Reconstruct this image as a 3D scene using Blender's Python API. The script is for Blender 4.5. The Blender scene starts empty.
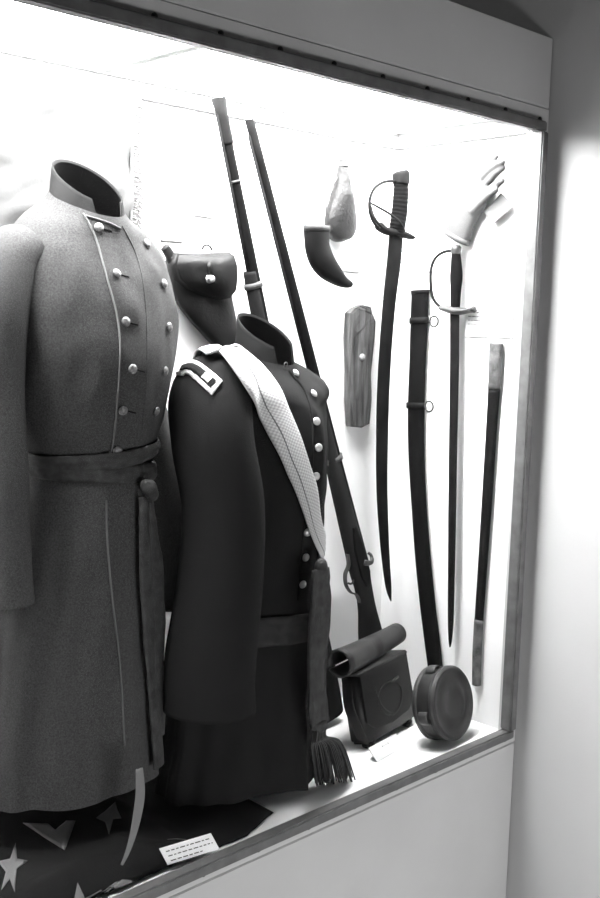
import bpy, bmesh, math, random
from mathutils import Vector, Matrix, noise
from mathutils.bvhtree import BVHTree

random.seed(7)
S = bpy.context.scene
C = S.collection
V = Vector
pi = math.pi

# ------------------------------------------------------------------ camera
D = 1.33                      # distance from the eye to the plane of the glass
E = 1.55                      # eye height
F = 1044.0                    # focal length in pixels of a 600 px wide frame
right = V((.7199, -.6937, .0266)).normalized()
up = V((.0681, .1085, .9917))
up = (up - right * up.dot(right)).normalized()
back = right.cross(up)
fwd = -back
EYE = V((0, 0, E))
cam = bpy.data.cameras.new('camera')
cam.sensor_fit = 'HORIZONTAL'
cam.sensor_width = 36
cam.lens = 36 * F / 600
cam.clip_start = .02
co = bpy.data.objects.new('camera', cam)
C.objects.link(co)
co.matrix_world = Matrix.Translation(EYE) @ Matrix((right, up, back)).transposed().to_4x4()
S.camera = co


def ray(px, py):
    return (right * (px - 300) - up * (py - 449) + fwd * F).normalized()


def py_(px, py, Y):            # point at depth Y (planes parallel to the case back)
    d = ray(px, py)
    return EYE + d * (Y / d.y)


def px_(px, py, X):            # point on a plane parallel to the case's right side
    d = ray(px, py)
    return EYE + d * (X / d.x)


def pz_(px, py, Z):            # point on a level plane
    d = ray(px, py)
    return EYE + d * ((Z - E) / d.z)


YB = 1.30 * D                 # inner back of the case
XR = 1.49 * D                 # inner right side
XL = 0.15
ZF = E - .712 * D             # case floor
ZC = E + .340 * D             # case ceiling
XW = 1.522 * D                # right wall of the room
ZTOP = E + .462 * D           # top of the case

# ------------------------------------------------------------------ materials
MATS = {}


def mat(name, v, rough=.7, metal=0., nscale=0., namt=0., bump=0., bscale=200., sheen=0., spec=.5, stretch=None):
    m = bpy.data.materials.new(name)
    m.use_nodes = True
    nt = m.node_tree
    b = nt.nodes['Principled BSDF']
    b.inputs['Roughness'].default_value = rough
    b.inputs['Metallic'].default_value = metal
    b.inputs['Specular IOR Level'].default_value = spec
    if sheen:
        b.inputs['Sheen Weight'].default_value = sheen
        b.inputs['Sheen Roughness'].default_value = .5
    b.inputs['Base Color'].default_value = (v, v, v, 1)
    tc = nt.nodes.new('ShaderNodeTexCoord')
    src = tc.outputs['Object']
    if stretch:
        mp = nt.nodes.new('ShaderNodeMapping')
        mp.inputs['Scale'].default_value = stretch
        nt.links.new(src, mp.inputs['Vector'])
        src = mp.outputs['Vector']
    if namt:
        n = nt.nodes.new('ShaderNodeTexNoise')
        n.inputs['Scale'].default_value = nscale
        n.inputs['Detail'].default_value = 6
        nt.links.new(src, n.inputs['Vector'])
        r = nt.nodes.new('ShaderNodeValToRGB')
        lo, hi = v * (1 - namt), min(1, v * (1 + namt))
        r.color_ramp.elements[0].position = .3
        r.color_ramp.elements[1].position = .7
        r.color_ramp.elements[0].color = (lo, lo, lo, 1)
        r.color_ramp.elements[1].color = (hi, hi, hi, 1)
        nt.links.new(n.outputs['Fac'], r.inputs['Fac'])
        nt.links.new(r.outputs['Color'], b.inputs['Base Color'])
    if bump:
        n2 = nt.nodes.new('ShaderNodeTexNoise')
        n2.inputs['Scale'].default_value = bscale
        n2.inputs['Detail'].default_value = 4
        nt.links.new(src, n2.inputs['Vector'])
        bp = nt.nodes.new('ShaderNodeBump')
        bp.inputs['Strength'].default_value = bump
        bp.inputs['Distance'].default_value = .002
        nt.links.new(n2.outputs['Fac'], bp.inputs['Height'])
        nt.links.new(bp.outputs['Normal'], b.inputs['Normal'])
    MATS[name] = m
    return m


M = {}
M['plaster'] = mat('wall_plaster', .5, .85, nscale=3, namt=.03, bump=.15, bscale=90)
M['ceil'] = mat('ceiling_paint', .16, .9)
M['gallery'] = mat('dark_gallery_paint', .06, .9, nscale=3, namt=.05)
M['roomfloor'] = mat('floor_lino', .16, .5, nscale=6, namt=.15)
M['darkwood'] = mat('dark_painted_wood', .03, .5)
M['panel'] = mat('case_panel_paint', .5, .6, nscale=5, namt=.04, bump=.08, bscale=120)
M['liner'] = mat('white_case_liner', .91, .8, nscale=4, namt=.02)
M['frame'] = mat('frame_metal', .13, .45, .3, nscale=30, namt=.2)
M['screw'] = mat('screw_steel', .05, .4, .8)
M['greywool'] = mat('grey_wool', .062, .95, nscale=380, namt=.32, bump=.25, bscale=420, spec=0.05)
M['collarwool'] = mat('shaded_collar_wool', .026, .95, nscale=35, namt=.2, bump=.12, bscale=420, spec=.05)  # shade on the upright collar put into its wool colour
M['greypipe'] = mat('pale_piping', .13, .85, bump=.3, bscale=500, spec=.2)
M['bluewool'] = mat('dark_wool', .015, .95, nscale=360, namt=.4, bump=.25, bscale=420, spec=0.05)
M['lining'] = mat('black_lining', .0012, .95, spec=.05)
M['darksilk'] = mat('dark_silk', .045, .6, bump=.5, bscale=160, nscale=60, namt=.3, spec=0.15)
M['beltcloth'] = mat('belt_cloth', .026, .7, nscale=70, namt=.3, spec=0.15)
M['brassdull'] = mat('dull_button_brass', .16, .5, .3, nscale=250, namt=.6, bump=.6, bscale=260)
M['brass'] = mat('bright_button_brass', .45, .35, .5)
M['silver'] = mat('silver_braid', .75, .6, nscale=300, namt=.2, bump=.4, bscale=900)
M['steel'] = mat('worn_steel', .06, .42, .5, nscale=40, namt=.35)
M['darksteel'] = mat('dark_steel', .008, 0.7, 0., nscale=40, namt=.4, spec=0.06)
M['blade'] = mat('blade_steel', .008, 0.8, 0., nscale=35, namt=.4, spec=0.04)
M['bluedsteel'] = mat('browned_steel', .005, 0.75, 0., nscale=30, namt=.4, spec=0.04)
M['walnut'] = mat('dark_walnut', .018, 0.8, nscale=20, namt=.4, stretch=(1, 1, .15), spec=0.05)
M['leather'] = mat('black_leather', .008, .42, nscale=22, namt=.5, bump=.35, bscale=120, spec=0.22)
M['brownleather'] = mat('worn_leather', .025, .5, nscale=18, namt=.5, bump=.4, bscale=110, spec=0.25)
M['grip'] = mat('wrapped_grip', .005, 0.85, spec=0.03)
M['horn'] = mat('dark_horn', .005, 0.6, nscale=25, namt=.6, spec=0.08)
M['copper'] = mat('embossed_copper', .007, .42, .0, nscale=60, namt=.9, bump=1., bscale=130, spec=0.3)
M['oldwood'] = mat('weathered_wood', .07, .9, nscale=14, namt=.7, bump=.8, bscale=60, stretch=(6, 6, .5), spec=0.1)
M['lead'] = mat('lead_grey', .3, .6, .2)
M['glove'] = mat('white_kid_leather', .06, .7, nscale=14, namt=.08, bump=.3, bscale=120)
M['gap_shade'] = mat('cornice_gap_shade', .02, .8)
M['card'] = mat('white_card', .85, .8)
M['paper'] = mat('tag_paper', .12, .8)
M['ink'] = mat('typed_ink', .05, .9)
M['flag'] = mat('dark_bunting', .01, .9, bump=.4, bscale=400, spec=.15)
M['star'] = mat('star_cotton', .17, .9, bump=.4, bscale=400, spec=.2)
M['ribbon'] = mat('pale_ribbon', .2, .8, spec=.2)
M['banner'] = mat('white_silk', .10, .8, nscale=14, namt=.06, bump=.3, bscale=100)
M['paleband'] = mat('worn_pale_metal', .10, .6, nscale=40, namt=.5, spec=.2)
M['canteen'] = mat('canteen_wood', .03, .45, nscale=18, namt=.5, bump=.3, bscale=60, spec=0.3)
M['tin'] = mat('canteen_tin', .05, .5, .1, nscale=25, namt=.4, spec=0.3)


def sash_mat():
    m = mat('woven_sash', .5, .75, bump=0)
    nt = m.node_tree
    b = nt.nodes['Principled BSDF']
    uv = nt.nodes.new('ShaderNodeUVMap')
    sp = nt.nodes.new('ShaderNodeSeparateXYZ')
    nt.links.new(uv.outputs['UV'], sp.inputs['Vector'])

    def math_(op, a, bv):
        n = nt.nodes.new('ShaderNodeMath')
        n.operation = op
        for i, q in enumerate((a, bv)):
            if q is None:
                continue
            if isinstance(q, (int, float)):
                n.inputs[i].default_value = q
            else:
                nt.links.new(q, n.inputs[i])
        return n.outputs[0]
    cross = math_('SINE', math_('MULTIPLY', sp.outputs['Y'], 2 * pi / .0075), None)
    lon = math_('SINE', math_('MULTIPLY', sp.outputs['X'], 2 * pi * 7), None)
    k = math_('MULTIPLY', cross, lon)
    k = math_('ADD', math_('MULTIPLY', k, .22), .72)
    seam = math_('LESS_THAN', math_('ABSOLUTE', math_('SUBTRACT', sp.outputs['X'], .36), None), .022)
    k = math_('MULTIPLY', k, math_('SUBTRACT', 1.0, math_('MULTIPLY', seam, .75)))
    cmb = nt.nodes.new('ShaderNodeCombineColor')
    kk = math_('MULTIPLY', k, .75)
    for i in range(3):
        nt.links.new(kk, cmb.inputs[i])
    nt.links.new(cmb.outputs[0], b.inputs['Base Color'])
    bp = nt.nodes.new('ShaderNodeBump')
    bp.inputs['Strength'].default_value = .6
    bp.inputs['Distance'].default_value = .002
    nt.links.new(k, bp.inputs['Height'])
    nt.links.new(bp.outputs['Normal'], b.inputs['Normal'])
    return m


M['sash'] = sash_mat()


def glass_mat():
    m = bpy.data.materials.new('case_glass')
    m.use_nodes = True
    nt = m.node_tree
    nt.nodes.clear()
    out = nt.nodes.new('ShaderNodeOutputMaterial')
    mix = nt.nodes.new('ShaderNodeMixShader')
    fr = nt.nodes.new('ShaderNodeFresnel')
    ge = nt.nodes.new('ShaderNodeNewGeometry')
    ior = nt.nodes.new('ShaderNodeMix')
    ior.inputs[2].default_value = 1.45          # same reflectance entering and leaving the thin pane
    ior.inputs[3].default_value = 1 / 1.45
    nt.links.new(ge.outputs['Backfacing'], ior.inputs[0])
    nt.links.new(ior.outputs[0], fr.inputs['IOR'])
    tr = nt.nodes.new('ShaderNodeBsdfTransparent')
    tr.inputs['Color'].default_value = (.98, .98, .98, 1)
    gl = nt.nodes.new('ShaderNodeBsdfGlossy')
    gl.inputs['Roughness'].default_value = 0.0
    lo = nt.nodes.new('ShaderNodeMath')          # coated low-reflection case glass
    lo.operation = 'MULTIPLY'
    lo.inputs[1].default_value = .05
    nt.links.new(fr.outputs[0], lo.inputs[0])
    nt.links.new(lo.outputs[0], mix.inputs[0])
    nt.links.new(tr.outputs[0], mix.inputs[1])
    nt.links.new(gl.outputs[0], mix.inputs[2])
    nt.links.new(mix.outputs[0], out.inputs[0])
    return m


M['glass'] = glass_mat()


def emit_mat(name, v):
    m = bpy.data.materials.new(name)
    m.use_nodes = True
    b = m.node_tree.nodes['Principled BSDF']
    b.inputs['Base Color'].default_value = (.8, .8, .8, 1)
    b.inputs['Emission Color'].default_value = (1, 1, 1, 1)
    b.inputs['Emission Strength'].default_value = v
    return m


# ------------------------------------------------------------------ mesh helpers
def obj(name, bm, m, parent=None, smooth=True, loc=None, rec=True):
    if rec:
        bmesh.ops.recalc_face_normals(bm, faces=bm.faces)
    me = bpy.data.meshes.new(name)
    bm.to_mesh(me)
    bm.free()
    me.materials.append(m)
    for p in me.polygons:
        p.use_smooth = smooth
    o = bpy.data.objects.new(name, me)
    C.objects.link(o)
    if parent is not None:
        o.parent = parent
        o.matrix_parent_inverse = Matrix.Identity(4)
        o.location = -V(parent.location)      # meshes are written in world space
    return o


def fin(o, loc):
    """move a one-mesh thing's origin to loc"""
    loc = V(loc)
    for v in o.data.vertices:
        v.co -= loc
    o.location = loc
    return o


def thing(name, label, cat, loc, group=None):
    o = bpy.data.objects.new(name, None)
    o.empty_display_size = .05
    C.objects.link(o)
    o.location = loc
    o['label'] = label
    o['category'] = cat
    if group:
        o['group'] = group
    return o


def tag(o, label, cat, group=None):
    o['label'] = label
    o['category'] = cat
    if group:
        o['group'] = group
    return o


def lab(o, label):
    o['label'] = label
    return o


def add_box(bm, lo, hi, bevel=0., seg=2):
    lo, hi = V(lo), V(hi)
    r = bmesh.ops.create_cube(bm, size=1)
    for v in r['verts']:
        v.co = V((lo.x + (v.co.x + .5) * (hi.x - lo.x), lo.y + (v.co.y + .5) * (hi.y - lo.y), lo.z + (v.co.z + .5) * (hi.z - lo.z)))
    if bevel:
        es = list({e for v in r['verts'] for e in v.link_edges})
        bmesh.ops.bevel(bm, geom=es, offset=bevel, segments=seg, affect='EDGES')


def box(name, lo, hi, m, parent=None, bevel=0., smooth=False):
    bm = bmesh.new()
    add_box(bm, lo, hi, bevel)
    return obj(name, bm, m, parent, smooth)


def add_frame_box(bm, c, ax, ay, az, hx, hy, hz, bevel=0., seg=2):
    """oriented box"""
    r = bmesh.ops.create_cube(bm, size=2)
    vs = r['verts']
    for v in vs:
        v.co = c + ax * v.co.x * hx + ay * v.co.y * hy + az * v.co.z * hz
    if bevel:
        es = list({e for v in vs for e in v.link_edges})
        bmesh.ops.bevel(bm, geom=es, offset=bevel, segments=seg, affect='EDGES')


def catmull(pts, n=6):
    """smooth resample of tuples/vectors of any length"""
    P = [tuple(p) for p in pts]
    out = []
    for i in range(len(P) - 1):
        p0, p1, p2, p3 = P[max(i - 1, 0)], P[i], P[i + 1], P[min(i + 2, len(P) - 1)]
        for k in range(n):
            t = k / n
            out.append(tuple(.5 * ((2 * b) + (c - a) * t + (2 * a - 5 * b + 4 * c - d) * t * t + (3 * b - a - 3 * c + d) * t ** 3)
                             for a, b, c, d in zip(p0, p1, p2, p3)))
    out.append(P[-1])
    return out


def sweep(bm, pts, hw, ht, nrm, nseg=16, power=2., cap=True, closed=False):
    """section (half width hw in the plane, half thickness ht along nrm) along pts"""
    n = len(pts)
    pts = [V(p) for p in pts]
    if not hasattr(hw, '__len__'):
        hw = [hw] * n
    if not hasattr(ht, '__len__'):
        ht = [ht] * n
    rings = []
    prev = None
    for i in range(n):
        if closed:
            t = pts[(i + 1) % n] - pts[i - 1]
        else:
            t = pts[min(i + 1, n - 1)] - pts[max(i - 1, 0)]
        t.normalize()
        nn = V(nrm[i]) if isinstance(nrm, list) else V(nrm)
        nn = (nn - t * nn.dot(t))
        if nn.length < 1e-5:
            nn = prev or V((0, 0, 1))
        nn.normalize()
        prev = nn
        s = nn.cross(t)
        ring = []
        for k in range(nseg):
            a = 2 * pi * k / nseg
            ca, sa = math.cos(a), math.sin(a)
            x = math.copysign(abs(ca) ** (2 / power), ca)
            y = math.copysign(abs(sa) ** (2 / power), sa)
            ring.append(bm.verts.new(pts[i] + s * x * hw[i] + nn * y * ht[i]))
        rings.append(ring)
    m = n if closed else n - 1
    for i in range(m):
        a, b = rings[i], rings[(i + 1) % n]
        for k in range(nseg):
            bm.faces.new((a[k], a[(k + 1) % nseg], b[(k + 1) % nseg], b[k]))
    if cap and not closed:
        bm.faces.new(rings[0][::-1])
        bm.faces.new(rings[-1])
    return rings


def tube(bm, pts, r, nseg=10, n=5, smooth=True, cap=True, closed=False):
    pts = [V(p) for p in pts]
    if smooth and len(pts) > 2:
        rr = r if hasattr(r, '__len__') else [r] * len(pts)
        q = catmull([tuple(p) + (k,) for p, k in zip(pts, rr)], n)
        pts = [V(x[:3]) for x in q]
        r = [x[3] for x in q]
    # parallel transport
    nrm = []
    t0 = (pts[1] - pts[0]).normalized()
    nn = t0.orthogonal().normalized()
    for i in range(len(pts)):
        t = (pts[min(i + 1, len(pts) - 1)] - pts[max(i - 1, 0)]).normalized()
        nn = (nn - t * nn.dot(t)).normalized()
        nrm.append(nn.copy())
    return sweep(bm, pts, r, r, nrm, nseg, cap=cap, closed=closed)


def rows_px(rows, unp, n=5):
    """rows of (xl,yl,xr,yr) pixels -> smooth centres and half widths on a plane"""
    q = []
    for xl, yl, xr, yr in rows:
        a, b = unp(xl, yl), unp(xr, yr)
        q.append(tuple((a + b) / 2) + ((a - b).length / 2,))
    q = catmull(q, n) if n > 1 else q
    return [V(x[:3]) for x in q], [max(x[3], .0004) for x in q]


def prism(bm, outline, nrm, t0, t1, bevel=0., seg=2):
    """outline (3-D points in a plane) given thickness from t0 to t1 along nrm"""
    nrm = V(nrm).normalized()
    vs = [bm.verts.new(V(p) + nrm * t0) for p in outline]
    f = bm.faces.new(vs)
    r = bmesh.ops.extrude_face_region(bm, geom=[f])
    nv = [x for x in r['geom'] if isinstance(x, bmesh.types.BMVert)]
    for v in nv:
        v.co += nrm * (t1 - t0)
    if bevel:
        top = [x for x in r['geom'] if isinstance(x, bmesh.types.BMFace)]
        es = list({e for f in top for e in f.edges} | {e for e in f.edges})
        bmesh.ops.bevel(bm, geom=es, offset=bevel, segments=seg, affect='EDGES', clamp_overlap=True)


def lathe(bm, c, axis, prof, n=40):
    """profile of (distance along axis, radius)"""
    axis = V(axis).normalized()
    u = axis.orthogonal().normalized()
    w = axis.cross(u)
    rings = []
    for h, r in prof:
        if r < 1e-5:
            rings.append([bm.verts.new(c + axis * h)])
        else:
            rings.append([bm.verts.new(c + axis * h + (u * math.cos(2 * pi * k / n) + w * math.sin(2 * pi * k / n)) * r) for k in range(n)])
    for a, b in zip(rings, rings[1:]):
        for k in range(n):
            k2 = (k + 1) % n
            if len(a) == 1 and len(b) > 1:
                bm.faces.new((a[0], b[k2], b[k]))
            elif len(b) == 1 and len(a) > 1:
                bm.faces.new((a[k], a[k2], b[0]))
            elif len(a) > 1:
                bm.faces.new((a[k], a[k2], b[k2], b[k]))


def ball(bm, c, r, ax=None, flat=1., seg=12):
    """ellipsoid flattened along ax"""
    ax = V(ax).normalized() if ax is not None else V((0, 0, 1))
    prof = [(-math.cos(pi * i / 8) * r * flat, math.sin(pi * i / 8) * r) for i in range(9)]
    prof[0] = (prof[0][0], 0)
    prof[-1] = (prof[-1][0], 0)
    lathe(bm, c, ax, prof, seg)


def bake(bm_in, voxel, smooth_it=2):
    """fuse overlapping shapes of one part into a single skin"""
    me = bpy.data.meshes.new('tmp')
    bmesh.ops.recalc_face_normals(bm_in, faces=bm_in.faces)
    bm_in.to_mesh(me)
    bm_in.free()
    o = bpy.data.objects.new('tmp', me)
    C.objects.link(o)
    md = o.modifiers.new('r', 'REMESH')
    md.mode = 'VOXEL'
    md.voxel_size = voxel
    ms = o.modifiers.new('s', 'SMOOTH')
    ms.iterations = smooth_it
    dg = bpy.context.evaluated_depsgraph_get()
    dg.update()
    e = o.evaluated_get(dg)
    m2 = bpy.data.meshes.new_from_object(e)
    bpy.data.objects.remove(o)
    b = bmesh.new()
    b.from_mesh(m2)
    bpy.data.meshes.remove(m2)
    return b


def struct(name, lo, hi, m):
    o = box(name, lo, hi, m)
    o['kind'] = 'structure'
    return o


# ------------------------------------------------------------------ the room
struct('floor', (-2.6, -2.6, -.1), (XW, 2.1, 0), M['roomfloor'])
struct('ceiling', (-2.6, -2.6, 2.85), (XW, 2.1, 2.95), M['ceil'])
struct('wall_right', (XW, -2.6, -.1), (XW + .12, 2.2, 2.95), M['plaster'])
struct('wall_back', (-2.6, 2.1, -.1), (XW, 2.2, 2.95), M['gallery'])
struct('wall_left', (-2.72, -2.6, -.1), (-2.6, 2.2, 2.95), M['gallery'])
struct('wall_front', (-2.72, -2.72, -.1), (XW + .12, -2.6, 2.95), M['gallery'])
struct('trim_1', (XW - .03, -.86, 0), (XW - .0005, -.58, 2.85), M['darkwood'])   # dark pilaster further along the right wall

# ------------------------------------------------------------------ the display case
case = thing('display_case', 'built-in museum display case with grey panelled front and lit white interior', 'display case', (.9, D, 0))
XE = XW - .002               # right end of the cabinet
XS = -.1                     # left end of the cabinet
zt_in, zt_out = E + .309 * D, E + .326 * D      # top moulding
zb_in, zb_out = E - .705 * D, E - .721 * D      # bottom moulding
xr_in, xr_out = 1.479 * D, 1.497 * D
xl_in, xl_out = .20, .225
xl_in, xl_out = .225, .20
seam_t, seam_b = E + .350 * D, E - .738 * D
th = .018
box('upper_panel', (XS, D, seam_t + .0012), (XE, D + th, ZTOP), M['panel'], case, .0015)
box('lower_panel', (XS, D, .004), (XE, D + th, seam_b - .0012), M['panel'], case, .0015)
# access door: four rails around the opening, between the two seams
bm = bmesh.new()
for lo, hi in (((XS, D, zt_out - .012), (XE, D + th, seam_t - .0012)), ((XS, D, seam_b + .0012), (XE, D + th, zb_out + .012)),
               ((xr_out - .012, D, zb_out + .012), (XE, D + th, zt_out - .012)), ((XS, D, zb_out + .012), (xl_out + .012, D + th, zt_out - .012))):
    add_box(bm, lo, hi)
obj('access_panel', bm, M['panel'], case, False)
box('top_panel', (XS, D + th + .0006, ZTOP - .018), (XE, 2.09, ZTOP), M['panel'], case).location.z -= .0005
box('left_panel', (XS, D + th, .004), (XS + .018, 2.09, ZTOP - .02), M['panel'], case)
# white interior
box('back_board', (XL - .02, YB, ZF - .02), (XR + .02, YB + .018, ZC + .02), M['liner'], case)
box('side_board', (XR, D + th + .0005, ZF - .02), (XR + .012, YB - .0005, ZC + .02), M['liner'], case)
box('side_board', (XL - .018, D + th + .0005, ZF - .02), (XL, YB - .0005, ZC + .02), M['liner'], case)
box('floor_board', (XL, D + .004, ZF - .018), (XR - .0005, YB - .0005, ZF), M['liner'], case)
box('ceiling_board', (XL, D + th, ZC), (XR - .0005, YB - .0005, ZC + .018), M['liner'], case)
zc1 = E + .3085 * D
bm = bmesh.new()
add_box(bm, (XL, YB - .006, zc1), (XR - .001, YB - .0006, ZC - .0005), .001)
obj('cornice', bm, M['liner'], case, False)
bm = bmesh.new()
add_box(bm, (XR - .006, D + th + .001, zc1), (XR - .0006, YB - .007, ZC - .0005), .001)
obj('cornice', bm, M['liner'], case, False)


for z in (zc1 - .001, ZC - .004):  # dark strips painted in for the shadow gaps along the cornice
    box('cornice_shade_strip', (XL, YB - .0085, z), (XR - .009, YB - .0062, z + .0022), M['gap_shade'], case)
    box('cornice_shade_strip', (XR - .0085, D + th + .004, z), (XR - .0062, YB - .009, z + .0022), M['gap_shade'], case)


def rail(lo, hi, screws, nrm_side):
    """one side of the raised moulding with its screws"""
    bm = bmesh.new()
    add_box(bm, lo, hi, .003, 2)
    r = obj('frame_rail', bm, M['frame'], case, False)
    for p in screws:
        b = bmesh.new()
        lathe(b, V(p), (0, -1, 0), [(0, .0052), (.0025, .0052), (.0042, .0036), (.0047, 0)], 14)
        s = obj('screw', b, M['screw'], case)
        s.parent = r
        s.location = -V(case.location) - r.location
        s.matrix_parent_inverse = Matrix.Identity(4)
        s.location = V((0, 0, 0))
    return r


pr = .019                    # how far the moulding stands proud
off = .006
rail((xl_out, D - pr, zt_in), (xr_out, D + .006, zt_out), [(xr_out - .004 - .128 * k, D, zt_out + off) for k in range(13)], None)
rail((xl_out, D - pr, zb_out), (xr_out, D + .006, zb_in), [(xr_out - .012 - .128 * k, D, zb_out - off) for k in range(13)], None)
rail((xr_in, D - pr - .005, zb_in + .0005), (xr_out, D + .006, zt_in - .0005), [(xr_out + off, D, zt_in - .06 - .128 * k) for k in range(10)], None)
rail((xl_out, D - pr, zb_in + .0005), (xl_in, D + .006, zt_in - .0005), [(xl_out - off, D, zt_in - .06 - .128 * k) for k in range(10)], None)
box('glass_pane', (xl_out + .008, D - .0065, zb_out + .006), (xr_out - .008, D - .0025, zt_out - .006), M['glass'], case)

# luminous ceiling of the case: two opal diffuser panels with the lamps above them


def diffuser(x0, x1, strength, label):
    t = thing('light_diffuser', label, 'light panel', ((x0 + x1) / 2, (D + YB) / 2, ZC), 'opal light panels in the case ceiling')
    y0, y1 = D + th + .012, YB - .012
    bm = bmesh.new()
    for lo, hi in (((x0, y0, ZC - .012), (x1, y0 + .01, ZC - .0006)), ((x0, y1 - .01, ZC - .012), (x1, y1, ZC - .0006)),
                   ((x0, y0 + .01, ZC - .012), (x0 + .01, y1 - .01, ZC - .0006)), ((x1 - .01, y0 + .01, ZC - .012), (x1, y1 - .01, ZC - .0006))):
        add_box(bm, lo, hi)
    obj('rim', bm, M['liner'], t, False)
    box('opal_panel', (x0 + .0102, y0 + .0102, ZC - .008), (x1 - .0102, y1 - .0102, ZC - .0015), emit_mat('lit_opal', strength), t)
    return t


diffuser(.35, 1.12, 42, 'left glowing opal light panel in the case ceiling above the grey coat')
diffuser(1.125, 1.94, 50, 'right glowing opal light panel in the case ceiling above the swords')

# ------------------------------------------------------------------ coats


class Garment:
    """rings: (z below collar base, half width, half depth, centre y, section power)"""

    def __init__(s, origin, rot, rings, folds, keel, pf, lean, cx=0.):
        s.cx = cx
        s.o, s.rot, s.pf, s.lean = V(origin), rot, pf, lean
        s.R = Matrix.Rotation(rot, 3, 'Z')
        s.keys = catmull(rings, 8)
        s.folds, s.keel = folds, keel

    def W(s, p):
        return s.o + s.R @ V(p)

    def at(s, key, th, off=0.):
        z, a, b, cy, pw = key
        ca, sa = math.cos(th), math.sin(th)
        if sa < 0:
            w = min(1, max(0, (-z - .03) / .06))
            pw = pw + (s.pf - pw) * w
        x = a * math.copysign(abs(ca) ** (2 / pw), ca)
        y = b * math.copysign(abs(sa) ** (2 / pw), sa)
        if sa < 0:
            y -= s.keel * max(0, -sa) ** 6 * min(1, -z / .1)
        fd = 0.
        for (z0, amp, k, ph) in s.folds:
            if z < z0:
                fd += amp * min(1, (z0 - z) / .3) * math.sin(k * th + ph + 1.3 * math.sin(2 * th))
        lw = max(0, 1 + z / .13)                  # the neck opening leans down towards the front
        p = V((x + s.cx * min(1, max(0, (-z - .5) / .4)), y + cy, z + s.lean * y * lw))
        rad = V((ca, sa, 0))
        q = p + rad * (fd + off)
        w = noise.noise(V((q.x * 9, q.y * 9, q.z * 6)) + s.o * 3) * .009 + noise.noise(V((q.x * 26, q.y * 26, q.z * 14))) * .006
        return q + rad * w * min(1, -z / .08 + .1)

    def key_at(s, z):
        ks = s.keys
        for a, b in zip(ks, ks[1:]):
            if b[0] <= z <= a[0]:
                t = (a[0] - z) / max(1e-6, a[0] - b[0])
                return tuple(x + (y - x) * t for x, y in zip(a, b))
        return ks[-1] if z < ks[-1][0] else ks[0]

    def body(s, nseg=144):
        bm = bmesh.new()
        rings = [[bm.verts.new(s.W(s.at(k, 2 * pi * i / nseg))) for i in range(nseg)] for k in s.keys]
        for a, b in zip(rings, rings[1:]):
            for i in range(nseg):
                j = (i + 1) % nseg
                bm.faces.new((a[i], b[i], b[j], a[j]))
        return bm


def solid(o, t, offset=-1):
    """give a shell real thickness"""
    md = o.modifiers.new('thickness', 'SOLIDIFY')
    md.thickness = t
    md.offset = offset
    return o


def collar(g, key, h, gap, fan, n=48, inset=0., f0=0., f1=1.):
    """stand collar around the neck ring; open at the front by gap radians"""
    bm = bmesh.new()
    rows = 8
    grid = []
    for r in range(rows):
        f = f0 + (f1 - f0) * r / (rows - 1)
        row = []
        for i in range(n + 1):
            th = -pi / 2 + gap / 2 + (2 * pi - gap) * i / n
            p = g.at(key, th)
            fr = max(0, -math.sin(th))
            p.z += -.012 + f * (h + .012)
            d = V((p.x, p.y - key[3], 0))
            k = 1 - .12 * f - inset / max(.02, d.length)
            p.x, p.y = d.x * k, key[3] + d.y * k
            p.y += .004 * f
            p.z += .18 * f * (p.y - key[3])
            p.x += math.copysign(fan * f * fr ** 3, p.x)
            row.append(bm.verts.new(g.W(p)))
        grid.append(row)
    for r in range(rows - 1):
        for i in range(n):
            bm.faces.new((grid[r][i], grid[r][i + 1], grid[r + 1][i + 1], grid[r + 1][i]))
    return bm


def lining(g, key, h, gap, fan, parent):
    """black lining inside the collar, closed across the neck"""
    bm = collar(g, key, h, gap, fan, 48, .0055, -.3, .93)
    n = 48
    bm.verts.ensure_lookup_table()
    ring = [bm.verts[i] for i in range(n + 1)]
    bm.faces.new(ring)
    return obj('lining', bm, M['lining'], parent)


def sleeve(g, pts, radii, flat=.85):
    bm = bmesh.new()
    q = catmull([tuple(p) + (r,) for p, r in zip(pts, radii)], 9)
    P = [g.W(x[:3]) for x in q]
    R = [x[3] for x in q]
    nn = g.R @ V((0, -1, 0))
    rings = sweep(bm, P, [r * flat for r in R], R, nn, 32, cap=False)
    bm.faces.new(rings[0][::-1])
    # a turned-in dark end
    last = rings[-1]
    c = sum((v.co for v in last), V()) / len(last)
    t = (P[-1] - P[-2]).normalized()
    inner = [bm.verts.new(c + (v.co - c) * .82 - t * .03) for v in last]
    for k in range(len(last)):
        k2 = (k + 1) % len(last)
        bm.faces.new((last[k], last[k2], inner[k2], inner[k]))
    bm.faces.new(inner)
    for v in bm.verts:
        w = noise.noise(v.co * 14) * .006 + noise.noise(v.co * 33) * .002
        # elbow creases
        v.co += (v.co - c).normalized() * w * .6
    return bm


def bvh_of(*objs):
    bm = bmesh.new()
    for o in objs:
        b2 = bmesh.new()
        b2.from_mesh(o.data)
        par = V(o.parent.location) if o.parent else V()
        for v in b2.verts:
            v.co = v.co + o.location + par
        me = bpy.data.meshes.new('t')
        b2.to_mesh(me)
        b2.free()
        bm.from_mesh(me)
        bpy.data.meshes.remove(me)
    t = BVHTree.FromBMesh(bm)
    bm.free()
    return t


MISS = []


def hit(tree, px, py, Yfall, lift=0.):
    loc, nrm, idx, dist = tree.ray_cast(EYE, ray(px, py))
    if loc is None:
        MISS.append((px, py))
        p = py_(px, py, Yfall)
        # nearest surface point keeps the piece on the cloth
        loc, nrm, idx, dist = tree.find_nearest(p)
    if nrm.dot(loc - EYE) > 0:
        nrm = -nrm
    return loc + nrm * lift, nrm


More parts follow.
